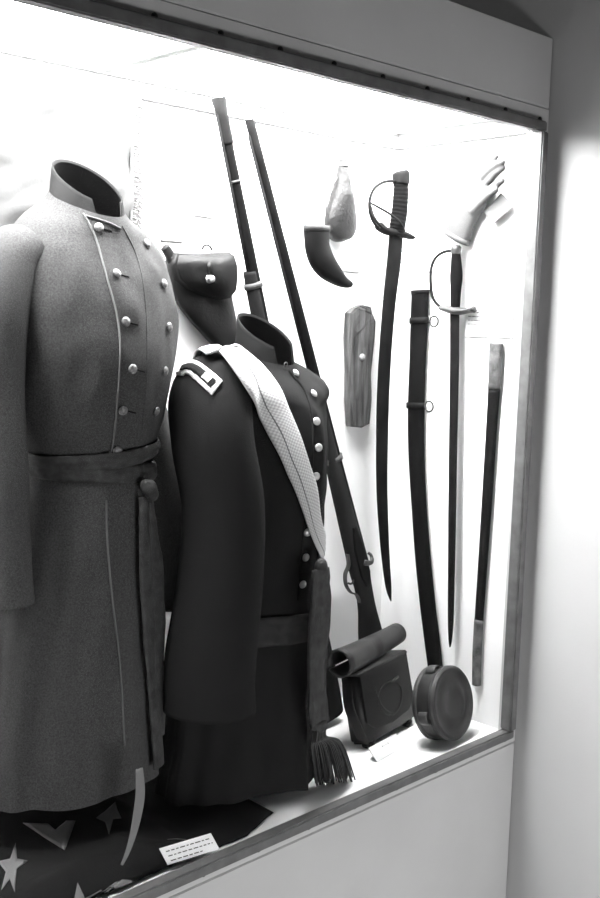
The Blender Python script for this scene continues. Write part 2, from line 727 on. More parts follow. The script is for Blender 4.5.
def surf_line(tree, pix, Yf, lift, n=6, it=2):
    P = catmull(pix, n)
    out, nr = [], []
    for p in P:
        a, b = hit(tree, p[0], p[1], Yf, lift)
        out.append(a)
        nr.append(b)
    # light smoothing
    for _ in range(it):
        out = [out[0]] + [(out[i - 1] + out[i] * 2 + out[i + 1]) / 4 for i in range(1, len(out) - 1)] + [out[-1]]
    return out, nr


def button(tree, px, py, Yf, r, m, parent, flat=.55):
    p, n = hit(tree, px, py, Yf, 0)
    bm = bmesh.new()
    prof = [(-.001, r * .55), (.002, r * .55), (.0025, r)] + [(.0028 + r * flat * math.sin(a * pi / 12), r * math.cos(a * pi / 12)) for a in range(1, 6)] + [(.0028 + r * flat, 0)]
    lathe(bm, p, n, prof, 18)
    return obj('button', bm, m, parent)


# ---- the long grey double-breasted coat
g1 = Garment((1.001, 1.556, E + .187), math.radians(5), [
    (0, .060, .066, .012, 2.0), (-.018, .078, .070, .012, 2.0), (-.045, .122, .076, .014, 2.1), (-.080, .152, .086, .012, 2.2),
    (-.125, .161, .098, .006, 2.2), (-.20, .161, .113, -.006, 2.2), (-.28, .154, .119, -.010, 2.1), (-.37, .136, .101, -.004, 2.1),
    (-.44, .116, .086, .002, 2.0), (-.50, .120, .092, .002, 2.0), (-.62, .140, .106, .010, 2.0), (-.85, .172, .124, .022, 2.0),
    (-1.020, .186, .132, .028, 2.0)], [(-.49, .006, 9, .4), (-.49, .003, 17, 1.)], .006, 2.0, .44, -.024)
coat1 = thing('frock_coat', 'long double-breasted grey wool frock coat at the left of the case', 'coat', g1.W((0, 0, -1.020)))
body1 = obj('coat_body', g1.body(), M['greywool'], coat1)
k1 = g1.keys[3]
col1 = lab(solid(obj('collar', collar(g1, k1, .039, .75, .012), M['collarwool'], coat1), .003), 'standing collar with shade put into its colour')
lining(g1, k1, .039, .75, .012, coat1)
s1r = obj('sleeve', sleeve(g1, [(-.118, .010, -.085), (-.165, .012, -.115), (-.196, .005, -.20), (-.203, .0, -.32), (-.203, -.015, -.44), (-.203, -.03, -.60), (-.203, -.035, -.66)],
                           [.046, .060, .066, .062, .058, .053, .054]), M['greywool'], coat1)
obj('sleeve', sleeve(g1, [(.112, .03, -.085), (.140, .06, -.12), (.150, .095, -.20), (.172, .098, -.30), (.210, .080, -.42), (.238, .070, -.58), (.244, .068, -.77)],
                     [.040, .046, .042, .042, .044, .045, .046]), M['greywool'], coat1)
T1 = bvh_of(body1)
# overlapping front edge with pale piping, above and below the sash
for pix in ([(83, 214), (90, 226), (97, 243), (108, 283), (117, 318), (120, 354), (117, 400), (113, 440), (109, 462)],
            [(106, 500), (107, 545), (112, 602), (119, 657), (122, 700), (124, 745)]):
    P, N = surf_line(T1, pix, 1.42, .0015)
    bm = bmesh.new()
    sweep(bm, P, .0016, .0024, N, 10)
    lab(obj('piping', bm, M['greypipe'], coat1), 'pale piping along the front edge')
P, N = surf_line(T1, [(84, 216), (95, 219), (108, 223), (120, 229)], 1.42, .0012)
bm = bmesh.new()
sweep(bm, P, .0020, .0026, N, 10)
lab(obj('piping', bm, M['greypipe'], coat1), 'pale piping along the top of the front flap')
P, N = surf_line(T1, [(122, 226), (133, 247), (140, 268), (145, 300), (147, 340), (146, 385), (142, 430)], 1.42, .0004)
bm = bmesh.new()
sweep(bm, P, .0013, .0012, N, 8)
obj('front_seam', bm, M['greywool'], coat1)
BL = [(98.5, 228), (116, 274), (125, 322), (132, 369), (122.5, 410), (117, 450)]
BR = [(146, 244), (163, 284), (168, 327), (164, 371), (155, 411), (144, 449)]
for b in BL + BR:
    button(T1, b[0], b[1], 1.45, .0082, M['brassdull'], coat1, .5)
for b in BL[:5]:
    P, N = surf_line(T1, [(b[0] + 5, b[1] + 1), (b[0] + 9, b[1] + 2), (b[0] + 13, b[1] + 3)], 1.42, .0006, 3)
    bm = bmesh.new()
    sweep(bm, P, .0013, .0010, N, 8)
    lab(obj('buttonhole', bm, M['bluewool'], coat1), 'dark stitched buttonhole')

# ---- dark sash knotted round the grey coat's waist
sash1 = thing('tied_sash', 'dark knotted sash tied round the waist of the grey coat', 'sash', g1.W((0, -.10, -.44)))


def waist_band(g, z0, z1, off, thick, tilt, ripple=0., n=96):
    bm = bmesh.new()
    rows = 9
    grid = []
    for r in range(rows):
        f = r / (rows - 1)
        row = []
        for i in range(n):
            th = 2 * pi * i / n
            z = z0 + (z1 - z0) * f
            fr = math.sin(th)
            zz = z + tilt * math.cos(th)
            k = g.key_at(zz)
            o_ = off + thick * math.sin(pi * f) + ripple * math.sin(f * 14 + 3 * math.sin(th * 2))
            row.append(bm.verts.new(g.W(g.at(k, th, o_))))
        grid.append(row)
    for r in range(rows - 1):
        for i in range(n):
            j = (i + 1) % n
            bm.faces.new((grid[r][i], grid[r][j], grid[r + 1][j], grid[r + 1][i]))
    return bm


solid(obj('upper_wrap', waist_band(g1, -.418, -.446, .004, .005, .008, .0012), M['darksilk'], sash1), .002, 1)
solid(obj('lower_wrap', waist_band(g1, -.444, -.474, .003, .004, -.008, .001), M['darksilk'], sash1), .002, 1)
T1s = T1
kp, kn = hit(T1, 139, 490, 1.42, .020)
bm = bmesh.new()
ball(bm, kp, .017, kn, .75)
ball(bm, kp + V((.006, 0, -.010)), .013, kn, .8)
ball(bm, kp + V((-.009, 0, .006)), .012, kn, .8)
obj('knot', bake(bm, .0025, 3), M['darksilk'], sash1)
for pix, w in (([(142, 497), (147, 540), (151, 590), (152, 660), (152, 735)], .019), ([(136, 497), (139, 545), (142, 600), (146, 680), (153, 765)], .015)):
    P, N = surf_line(T1, pix, 1.43, .014, 6, 10)
    bm = bmesh.new()
    sweep(bm, P, [w * (.5 + .5 * min(1, i / 8)) for i in range(len(P))], .0045, N, 16, power=2.6)
    for v in bm.verts:
        v.co += V((noise.noise(v.co * 40), noise.noise(v.co * 43 + V((3, 1, 2))), 0)) * .002
    obj('tail', bm, M['darksilk'], sash1)

# ---- the dark single-breasted coat
g2 = Garment((1.378, 1.512, E - .070), math.radians(9), [
    (0, .056, .058, .012, 2.0), (-.014, .076, .064, .012, 2.0), (-.032, .125, .078, .012, 2.1), (-.056, .165, .092, .006, 2.2),
    (-.095, .174, .106, .000, 2.1), (-.17, .166, .113, -.006, 2.0), (-.25, .156, .113, -.006, 2.0), (-.35, .148, .107, -.002, 2.0),
    (-.45, .142, .101, .002, 2.0), (-.53, .152, .104, .004, 2.0), (-.63, .196, .120, .014, 2.0), (-.75, .205, .132, .024, 2.0),
    (-.850, .216, .136, .026, 2.0)], [(-.55, .005, 8, .9), (-.55, .003, 19, .3)], .012, 1.35, .40, -.022)
coat2 = thing('frock_coat', 'dark single-breasted officer coat with shoulder board, standing in the middle', 'coat', g2.W((0, 0, -.850)))
body2 = obj('coat_body', g2.body(), M['bluewool'], coat2)
k2 = g2.keys[3]
col2 = solid(obj('collar', collar(g2, k2, .046, .8, .010), M['bluewool'], coat2), .003)
lining(g2, k2, .046, .8, .010, coat2)
s2r = obj('sleeve', sleeve(g2, [(-.120, .0, -.052), (-.180, -.010, -.074), (-.214, -.046, -.153), (-.208, -.068, -.27), (-.212, -.068, -.39), (-.226, -.062, -.53), (-.230, -.062, -.64)],
                           [.050, .074, .075, .075, .078, .083, .085], .98), M['bluewool'], coat2)
obj('sleeve', sleeve(g2, [(.100, .025, -.07), (.125, .045, -.10), (.128, .072, -.20), (.124, .088, -.32), (.120, .092, -.40), (.119, .093, -.44), (.118, .094, -.47)],
                     [.038, .042, .038, .034, .032, .031, .032]), M['bluewool'], coat2)
T2 = bvh_of(body2)
T2s = bvh_of(body2, s2r)
# front edge and buttons
P, N = surf_line(T2, [(284, 362), (291, 374), (304, 390), (311, 412), (313, 440), (311, 478), (305, 520), (301, 560), (298, 600)], 1.42, .001)
bm = bmesh.new()
sweep(bm, P, .0022, .003, N, 10)
obj('front_edge', bm, M['bluewool'], coat2)
for b in [(295, 373.5), (313, 394), (316, 421.6), (318, 447.5), (315.5, 476), (311, 505), (307, 532), (305, 557), (302, 584)]:
    button(T2, b[0], b[1], 1.43, .0080, M['brass'], coat2, .45)
# shoulder board on the near shoulder
bp = [(165, 367), (200, 360), (222, 380), (211, 394), (190, 377), (165, 373)]


def board_pt(px, py, lift):
    return hit(T2s, px, py, 1.47, lift)


def board(outl, lift, t, m, name):
    a, b = outl
    A = catmull(a, 6)
    B = catmull(b, 6)
    bm = bmesh.new()
    g_ = []
    for p, q in zip(A, B):
        row = []
        for k in range(4):
            f = k / 3
            loc, n = board_pt(p[0] + (q[0] - p[0]) * f, p[1] + (q[1] - p[1]) * f, lift)
            row.append(bm.verts.new(loc))
        g_.append(row)
    for r in range(len(g_) - 1):
        for k in range(3):
            bm.faces.new((g_[r][k], g_[r][k + 1], g_[r + 1][k + 1], g_[r + 1][k]))
    o = obj(name, bm, m, coat2)
    solid(o, t, 0)
    return o


top_e = [(180, 365), (188, 362), (198, 363), (212, 373), (222, 382)]
bot_e = [(177, 375), (183, 374), (190, 376), (202, 387), (212, 396)]
sb = lab(board((top_e, bot_e), .003, .003, M['silver'], 'shoulder_board'), 'silver-edged rectangular shoulder board')
ti = [(184, 367.5), (190, 365.5), (198, 367), (208, 375), (216, 382.5)]
bi = [(182, 372), (187, 371), (192, 372), (202, 381), (210, 389)]
fld = lab(board((ti, bi), .0055, .002, M['bluewool'], 'board_field'), 'dark cloth field')
bar = lab(board(([(206, 375), (209, 377.5), (212, 380)], [(202, 379.5), (205, 382), (208, 385)]), .0072, .002, M['silver'], 'rank_bar'), 'bright rank bar')
for o in (fld, bar):
    o.parent = sb
    o.location = (0, 0, 0)
# hook at the collar
p, n = hit(T2, 297, 350, 1.43, .004)
bm = bmesh.new()
hk = [p + V((.004 * math.cos(a), -.002, .004 * math.sin(a))) for a in [k * 2 * pi / 12 for k in range(12)]]
sweep(bm, hk, .001, .001, (0, -1, 0), 8, closed=True)
obj('collar_hook', bm, M['steel'], coat2)

# ---- cloth waist belt round the dark coat
bm = waist_band(g2, -.500, -.555, .006, .002, .0, .0003)
belt = fin(obj('waist_belt', bm, M['beltcloth']), g2.W((0, 0, -.55)))
solid(belt, .003, 1)
tag(belt, 'dark cloth belt round the waist of the dark coat', 'belt')

# ---- pale woven sash worn across the dark coat, ending in a tassel
sash2 = thing('shoulder_sash', 'pale woven sash slung diagonally across the dark coat, ending in a tassel', 'sash', g2.W((0, -.14, -.3)))
Le = [(203, 344), (213, 352), (226, 368), (242, 393), (262, 427), (282, 465), (298, 500), (309, 535), (316, 562)]
Re = [(226, 337), (237, 346), (254, 363), (273, 387), (291, 419), (303, 452), (313, 487), (318, 525), (322, 558)]
A, B = catmull(Le, 8), catmull(Re, 8)
bm = bmesh.new()
uvl = bm.loops.layers.uv.new('UVMap')
W_ = 10
grid = []
vdist = [0.]
for i, (p, q) in enumerate(zip(A, B)):
    row = []
    for k in range(W_ + 1):
        f = k / W_
        loc, n = hit(T2s, p[0] + (q[0] - p[0]) * f, p[1] + (q[1] - p[1]) * f, 1.44, .0135 + .0035 * math.sin(pi * f))
        row.append(loc)
    grid.append(row)
for _ in range(3):
    g3 = [[p.copy() for p in r] for r in grid]
    for i in range(1, len(grid) - 1):
        for k in range(W_ + 1):
            grid[i][k] = (g3[i - 1][k] + g3[i][k] * 2 + g3[i + 1][k]) / 4
# over the shoulder and down the back
back_rows = []
Ri = g2.R.inverted()
start = [Ri @ (p - g2.o) for p in grid[0]]
for j in range(1, 19):
    row = []
    for k in range(W_ + 1):
        b0 = start[k]
        if j <= 9:                                   # over the top of the shoulder
            o_ = g2.W((b0.x + .007 * j, b0.y + .011 * j, .30))
            lo, nn, ii, dd = T2s.ray_cast(o_, V((0, 0, -1)))
            if lo is None or (Ri @ (lo - g2.o)).z < b0.z - .07:
                lo = None
        else:
            lo = None
        if lo is None:                               # and down the back
            zz = -.06 - .022 * max(0, j - 7)
            o_ = g2.W((b0.x + .063 + .004 * (j - 9), .5, zz))
            lo, nn, ii, dd = T2.ray_cast(o_, g2.R @ V((0, -1, 0)))
            if lo is None:
                lo, nn, ii, dd = T2.find_nearest(o_)
            row.append(lo + g2.R @ V((0, .018, 0)))
        else:
            row.append(lo + V((0, 0, .015)))
    back_rows.append(row)
grid = back_rows[::-1] + grid
for _ in range(5):
    g3 = [[p.copy() for p in r] for r in grid]
    for i in range(1, min(34, len(grid) - 1)):
        for k in range(W_ + 1):
            grid[i][k] = (g3[i - 1][k] + g3[i][k] * 2 + g3[i + 1][k]) / 4
vd = 0.
dist = [0.]
for i in range(1, len(grid)):
    vd += (grid[i][5] - grid[i - 1][5]).length
    dist.append(vd)
vg = [[bm.verts.new(p) for p in r] for r in grid]
for i in range(len(vg) - 1):
    for k in range(W_):
        f = bm.faces.new((vg[i][k], vg[i][k + 1], vg[i + 1][k + 1], vg[i + 1][k]))
        for lp, (u, v_) in zip(f.loops, ((k, i), (k + 1, i), (k + 1, i + 1), (k, i + 1))):
            lp[uvl].uv = (u / W_, dist[v_])
solid(obj('sash_band', bm, M['sash'], sash2), .004, 0)
kp, kn = hit(T2, 319, 566, 1.42, .022)
kp = py_(321, 566, D + .024)
bm = bmesh.new()
ball(bm, kp, .016, kn, .8)
ball(bm, kp + V((.005, -.002, -.012)), .014, kn, .8)
obj('knot', bake(bm, .0025, 3), M['darksilk'], sash2)
Yt = D + .019
tail_rows = [(313, 570, 328, 568), (311, 600, 330, 598), (309, 640, 328, 638), (308, 680, 325, 677), (309, 712, 327, 708), (311, 728, 329, 722)]
P, Wd = rows_px(tail_rows, lambda x, y: py_(x, y, Yt))
bm = bmesh.new()
sweep(bm, P, Wd, .007, (0, -1, 0), 24, power=2.2)
for v in bm.verts:
    v.co += V((0, -1, 0)) * (.0026 * math.sin(v.co.x * 900 + 2 * noise.noise(v.co * 12)))
obj('tail', bm, M['darksilk'], sash2)
c0 = py_(320, 724, Yt)
bm = bmesh.new()
sweep(bm, [c0 + V((0, 0, .008)), c0 + V((0, 0, .002)), c0 + V((.001, 0, -.006)), c0 + V((.002, 0, -.012))], [.013, .017, .018, .016], [.007, .009, .010, .009], (0, -1, 0), 24)
obj('tassel_head', bm, M['darksilk'], sash2)
bm = bmesh.new()
rnd = random.Random(3)
zfl = ZF + .004
for k in range(110):
    a, b = rnd.uniform(-1, 1), rnd.uniform(-1, 1)
    st = c0 + V((.014 * a, .004 * b - .002, -.008))
    ex, ey = pz_(338 + 18 * a + rnd.uniform(-4, 4), 778, zfl).x, 0
    endp = pz_(334 + 20 * a + 3 * b, 779 - 3 * a + 5 * b, ZF + .004 + rnd.uniform(0, .006))
    endp.y = max(endp.y, D + .03)
    mid = st * .55 + endp * .45 + V((.010 * a, 0, .012))
    tube(bm, [st, st + V((.003 * a, 0, -.02)), mid, endp], [.0012, .0014, .0015, .0013], 6, 5)
o = obj('tassel_fringe', bm, M['darksilk'], sash2)
o['kind'] = 'stuff'

# ------------------------------------------------------------------ rifles leaning on the back


def rifle(label, muzzle, butt, upv, bare, tip_sleeve, forend_cap):
    muzzle, butt = V(muzzle), V(butt)
    L = (muzzle - butt).length
    ax = (muzzle - butt).normalized()
    u = V(upv)
    u = (u - ax * u.dot(ax)).normalized()
    n = u.cross(ax)                    # thickness direction
    if n.y > 0:
        n = -n
    t = thing('rifle', label, 'rifle', butt, 'long guns leaning on the back of the case')

    def P(s, h, w=0.):
        return butt + ax * s + u * h + n * w
    # stock: butt, wrist and fore-end as one piece of wood
    fe = L - bare
    keys = [(0, -.105, .004, .021), (.05, -.094, .005, .022), (.16, -.068, .004, .021), (.235, -.044, .003, .018), (.29, -.038, .008, .017),
            (.34, -.040, .014, .019), (.40, -.037, .012, .020), (.50, -.033, .008, .018), (.62, -.028, .006, .0165), (fe - .02, -.020, .004, .014), (fe, -.017, .003, .012)]
    q = catmull(keys, 5)
    bm = bmesh.new()
    sweep(bm, [P(k[0], (k[1] + k[2]) / 2) for k in q], [(k[2] - k[1]) / 2 for k in q], [k[3] for k in q], n, 24, power=2.5)
    obj('stock', bm, M['walnut'], t)
    bm = bmesh.new()
    q = [(.345, .0145), (.40, .014), (.7, .0115), (L, .0098)]
    q = catmull(q, 6)
    tube(bm, [P(s, .004) for s, r in q], [r for s, r in q], 20, smooth=False)
    lab(obj('barrel', bm, M['bluedsteel'], t), 'long dark steel barrel')
    bm = bmesh.new()
    tube(bm, [P(fe - .1, -.012), P(L - .03, -.0085)], .0032, 10, smooth=False)
    obj('ramrod', bm, M['darksteel'], t)
    for s in (.66, fe - .22, fe - .02) if fe > .9 else (.62, fe - .015):
        k = min(1, max(0, (s - .5) / (fe - .5)))
        bm = bmesh.new()
        hh = (.008 + .024 - .006 * k) / 1
        r_ = sweep(bm, [P(s, -.004), P(s + .012, -.004)], hh * .82, .0185 - .003 * k, n, 24, power=2.3)
        obj('barrel_band', bm, M['tin'], t)
    bm = bmesh.new()
    prism(bm, [P(a, b, .0) for a, b in ((.30, -.022), (.33, -.030), (.40, -.030), (.455, -.018), (.455, -.010), (.40, -.002), (.33, .0), (.30, -.012))], n, .017, .0235, .001)
    lk = obj('lock_plate', bm, M['darksteel'], t, False)
    bm = bmesh.new()
    hp = catmull([tuple(P(.362, -.014, .025)), tuple(P(.352, .002, .026)), tuple(P(.352, .012, .024)), tuple(P(.362, .019, .018)), tuple(P(.370, .017, .012))], 5)
    sweep(bm, hp, [.007] * 5 + [.0055] * 8 + [.0035] * (len(hp) - 13), .004, n, 12)
    obj('hammer', bm, M['steel'], t)
    bm = bmesh.new()
    tg = catmull([tuple(P(.262, -.039)), tuple(P(.285, -.043)), tuple(P(.300, -.058)), tuple(P(.325, -.066)), tuple(P(.350, -.060)), tuple(P(.366, -.043)), tuple(P(.392, -.038))], 5)
    sweep(bm, tg, .0022, .006, n, 12, power=3)
    obj('trigger_guard', bm, M['steel'], t)
    bm = bmesh.new()
    sweep(bm, catmull([tuple(P(.325, -.036)), tuple(P(.318, -.048)), tuple(P(.325, -.058))], 4), .0025, .0025, n, 8)
    obj('trigger', bm, M['steel'], t)
    bm = bmesh.new()
    sweep(bm, [P(-.003, -.052), P(.002, -.0515)], .053, .0215, n, 24, power=2.6)
    obj('butt_plate', bm, M['darksteel'], t)
    if tip_sleeve:
        bm = bmesh.new()
        tube(bm, [P(L - .09, .004), P(L - .085, .004), P(L - .03, .004), P(L, .004)], [.0118, .0125, .0125, .0155], 20, smooth=False)
        lab(obj('muzzle_sleeve', bm, M['darksteel'], t), 'flared steel sleeve over the muzzle')
        bm = bmesh.new()
        tube(bm, [P(L - .165, .004), P(L - .16, .004)], .0135, 20, smooth=False)
        obj('barrel_ring', bm, M['tin'], t)
    else:
        bm = bmesh.new()
        tube(bm, [P(L - .012, .012), P(L - .010, .018)], .0025, 8, smooth=False)
        obj('front_sight', bm, M['darksteel'], t)
    if forend_cap:
        bm = bmesh.new()
        sweep(bm, [P(fe - .012, -.007), P(fe + .006, -.007), P(fe + .016, -.004)], [.017, .018, .012], [.017, .017, .012], n, 20, power=2.2)
        obj('nose_cap', bm, M['darksteel'], t)
        bm = bmesh.new()
        c = P(fe - .012, -.030, .004)
        sweep(bm, [c + (ax * math.sin(a) + u * math.cos(a)) * .010 for a in [k * 2 * pi / 18 for k in range(18)]], .0016, .0016, n, 8, closed=True)
        obj('sling_swivel', bm, M['steel'], t)
    return t


mz1 = py_(217, 98, 1.24 * D)
bt1 = pz_(340, 706, ZF + .034)
rifle('long rifle behind the dark coat, with a steel sleeve over its muzzle', mz1, bt1, (1, 0, .25), .36, True, False)
mz2 = py_(248, 120, 1.265 * D)
bt2 = V((1.938, 1.640, ZF + .039))
rifle('rifle right of the dark coat, its bare barrel leaning on the white back', mz2, bt2, (1, 0, .25), .60, False, True)

# ------------------------------------------------------------------ holster
Yh = YB - .022
hol = thing('holster', 'black leather flap holster hung on the back between the two coats', 'holster', py_(200, 275, YB - .002))
nB = V((0, -1, 0))


def fy(Y):
    return lambda x, y: py_(x, y, Y)


bm = bmesh.new()
rows = [(168, 252, 229, 257), (170, 268, 230, 275), (174, 284, 231, 290), (186, 304, 233, 305), (200, 322, 236, 322), (216, 345, 240, 341), (224, 358, 242, 354)]
P, Wd = rows_px(rows, fy(Yh))
sweep(bm, P, Wd, [.019 - .006 * i / len(P) for i in range(len(P))], nB, 28, power=2.8)
obj('pouch', bm, M['leather'], hol)
bm = bmesh.new()
fl = [(171, 253), (195, 254), (222, 252), (228, 256), (231, 266), (231.5, 278), (230, 290), (224, 298), (212, 300), (196, 296), (182, 290), (172, 280), (168, 266)]
prism(bm, [py_(x, y, Yh) for x, y in fl], nB, -.019, .0265, .006, 3)
obj('flap', bm, M['leather'], hol)
bm = bmesh.new()
P, Wd = rows_px([(161, 248, 168, 245.5), (166, 257, 173, 252), (170, 268, 178, 262)], fy(Yh), 4)
sweep(bm, P, Wd, .007, nB, 14, power=3)
obj('strap_end', bm, M['leather'], hol)
c = py_(209, 279, Yh - .026)
bm = bmesh.new()
lathe(bm, c, nB, [(-.002, .009), (.001, .009), (.002, .004), (.006, .0045), (.008, .0075), (.012, .0065), (.0145, 0)], 18)
lab(obj('stud', bm, M['brass'], hol), 'bright brass closing stud')
bm = bmesh.new()
add_frame_box(bm, py_(209.5, 268, Yh - .0285), V((1, 0, 0)), V((0, 0, 1)), nB, .006, .013, .0012, .001)
obj('closing_tab', bm, M['leather'], hol)
c = py_(207, 250, Yh + .004)
bm = bmesh.new()
sweep(bm, [c + V((.012 * math.cos(a), 0, .010 * math.sin(a))) for a in [k * pi / 10 for k in range(11)]], .0022, .0022, nB, 8)
obj('hanging_loop', bm, M['leather'], hol)



def peg(parent, p, to, r=.0018):
    bm = bmesh.new()
    tube(bm, [V(p), V(to)], r, 8, smooth=False)
    return lab(obj('mounting_peg', bm, M['liner'], parent), 'thin white mounting peg')


# ------------------------------------------------------------------ powder flask and horn
Yf = YB - .027
flk = thing('powder_flask', 'pear-shaped embossed metal powder flask above the dark horn', 'powder flask', py_(341, 205, YB - .001))
bm = bmesh.new()
rows = [(339, 166, 347, 167), (337.5, 176, 348.5, 177), (335, 187, 350, 188), (331.5, 200, 352.5, 201), (328, 212, 354.5, 213), (326, 223, 355, 224), (327.5, 232, 353.5, 233), (333, 239, 348.5, 239.5), (338, 241.5, 344, 241.5)]
P, Wd = rows_px(rows, fy(Yf))
sweep(bm, P, Wd, [min(w * .8, .024) for w in Wd], nB, 28)
obj('body', bm, M['copper'], flk)
bm = bmesh.new()
rows = [(340, 159, 346.5, 159.5), (340, 163, 346.5, 163.5), (339, 166, 347.5, 167)]
P, Wd = rows_px(rows, fy(Yf), 3)
sweep(bm, P, Wd, Wd, nB, 16)
lab(obj('spout', bm, M['tin'], flk), 'pale metal spout')
bm = bmesh.new()
tube(bm, [py_(337, 178, Yf - .004), py_(330, 190, Yf - .004), py_(326, 207, Yf - .004), py_(327, 218, Yf - .002)], .0018, 8)
obj('spring', bm, M['steel'], flk)
for x in (338, 345):
    p = py_(x, 222, YB - .012)
    peg(flk, p, (p.x, YB - .0005, p.z))

Yn = YB - .072
hrn = thing('powder_horn', 'dark curved powder horn with a flat plug end', 'powder horn', py_(318, 250, YB - .001))
bm = bmesh.new()
rows = [(305, 229, 328, 230), (305.5, 238, 328, 238), (306.5, 248, 328, 246), (310, 260, 331, 254), (317, 270, 335, 262), (327, 278, 340, 270), (337, 284, 345, 277), (346, 287, 350, 280.5), (350, 286.5, 352, 281.5)]
P, Wd = rows_px(rows, fy(Yn))
sweep(bm, P, Wd, [min(w, .020) for w in Wd], nB, 28)
obj('horn_body', bm, M['horn'], hrn)
bm = bmesh.new()
P, Wd = rows_px([(304.5, 225, 328.5, 226), (304.5, 231, 328.5, 232)], fy(Yn), 1)
sweep(bm, P, Wd, .021, nB, 28)
lab(obj('plug', bm, M['brownleather'], hrn), 'flat wooden plug with a raised rim')
p = py_(314, 250, Yn + .015)
peg(hrn, p, (p.x, YB - .0005, p.z))

# ------------------------------------------------------------------ wood fragment with a lodged ball
Yw = YB - .002
wd = thing('wood_fragment', 'weathered wooden fragment with a lead ball lodged in it', 'wood fragment', py_(356, 366, Yw))
bm = bmesh.new()
ol = [(344, 313), (349, 308), (356, 305), (365, 307), (366, 314), (369, 321), (367.5, 345), (365, 373), (364, 400), (363, 423), (355, 427), (345, 426), (343.5, 400), (344, 373), (343, 340)]
prism(bm, [py_(x, y, Yw) for x, y in ol], nB, 0, .024, .003, 2)
bmesh.ops.triangulate(bm, faces=bm.faces)
bmesh.ops.subdivide_edges(bm, edges=bm.edges, cuts=2, use_grid_fill=True)
for v in bm.verts:
    if v.co.y < Yw - .01:
        v.co.y += noise.noise(V((v.co.x * 130, 0, v.co.z * 14))) * .003
obj('board', bm, M['oldwood'], wd, False)
bm = bmesh.new()
ball(bm, py_(362, 357, Yw - .024), .0085, nB, .8)
lab(obj('lead_ball', bm, M['lead'], wd), 'grey lead ball')

# ------------------------------------------------------------------ cavalry sabre, hung just off the back near the corner
Ys = YB - .078
sab = thing('sabre', 'curved cavalry sabre with dark wrapped grip and looped guard', 'sword', py_(385, 400, YB))
bm = bmesh.new()
rows = [(389, 234, 403, 234), (387, 260, 401, 260), (383, 300, 396, 300), (379.5, 345, 392, 345), (377, 390, 389.5, 390), (376, 440, 388, 440), (376.5, 490, 387.5, 490), (379, 530, 388.5, 530), (382.5, 565, 390, 565), (386, 588, 391.5, 588), (390.5, 601, 391.5, 601)]
P, Wd = rows_px(rows, fy(Ys))
sweep(bm, P, Wd, [.0045 - .003 * i / len(P) for i in range(len(P))], nB, 16, power=1.6)
lab(obj('blade', bm, M['blade'], sab), 'long curved dark steel blade')
bm = bmesh.new()
rows = [(395, 182, 406.5, 182), (394.5, 196, 407, 196), (393, 212, 406, 212), (391, 226, 404, 226), (391, 236, 403, 236)]
P, Wd = rows_px(rows, fy(Ys), 16)
sweep(bm, P, [w * (1 + .05 * math.sin(i * 1.5)) for i, w in enumerate(Wd)], [.014 * (1 + .05 * math.sin(i * 1.5)) for i in range(len(P))], nB, 20)
lab(obj('grip', bm, M['grip'], sab), 'black wire-wrapped grip')
bm = bmesh.new()
rows = [(396.5, 171, 405.5, 171), (395, 174, 407.5, 174), (395, 184, 407, 184)]
P, Wd = rows_px(rows, fy(Ys), 4)
sweep(bm, P, Wd, [w * .85 for w in Wd], nB, 20)
obj('pommel', bm, M['darksteel'], sab)
gk = lambda pts, dy: [py_(x, y, Ys - dy) for x, y in pts]
for nm, pts, dys, r in (('guard_bow', [(396, 181), (384, 182), (374, 189), (369.5, 202), (371, 216), (378, 227), (391, 232), (404, 235), (412, 237.5)], 0, .0036),
                        ('guard_branch', [(370, 203), (378, 207), (390, 214), (400, 222), (405, 232)], .030, .0026),
                        ('guard_branch', [(370.5, 206), (374, 217), (381, 226), (392, 233)], .022, .003)):
    n_ = len(pts)
    q = [py_(x, y, Ys - dys * math.sin(pi * i / (n_ - 1))) for i, (x, y) in enumerate(pts)]
    bm = bmesh.new()
    tube(bm, q, r, 10)
    obj(nm, bm, M['darksteel'], sab)
bm = bmesh.new()
P, Wd = rows_px([(377, 229, 381, 223), (384, 234, 386, 227), (394, 236.5, 396, 229), (404, 238, 406, 232), (411, 239.5, 412, 236)], fy(Ys), 4)
sweep(bm, P, Wd, .013, nB, 16)
obj('guard_plate', bm, M['darksteel'], sab)
for (x, y) in ((394, 250), (386, 300)):
    p = py_(x, y, Ys + .003)
    peg(sab, p, (p.x, YB - .0005, p.z), .0025)

# ------------------------------------------------------------------ right side of the case: scabbards, sword, glove
nR = V((-1, 0, 0))


def fx(X):
    return lambda x, y: px_(x, y, X)


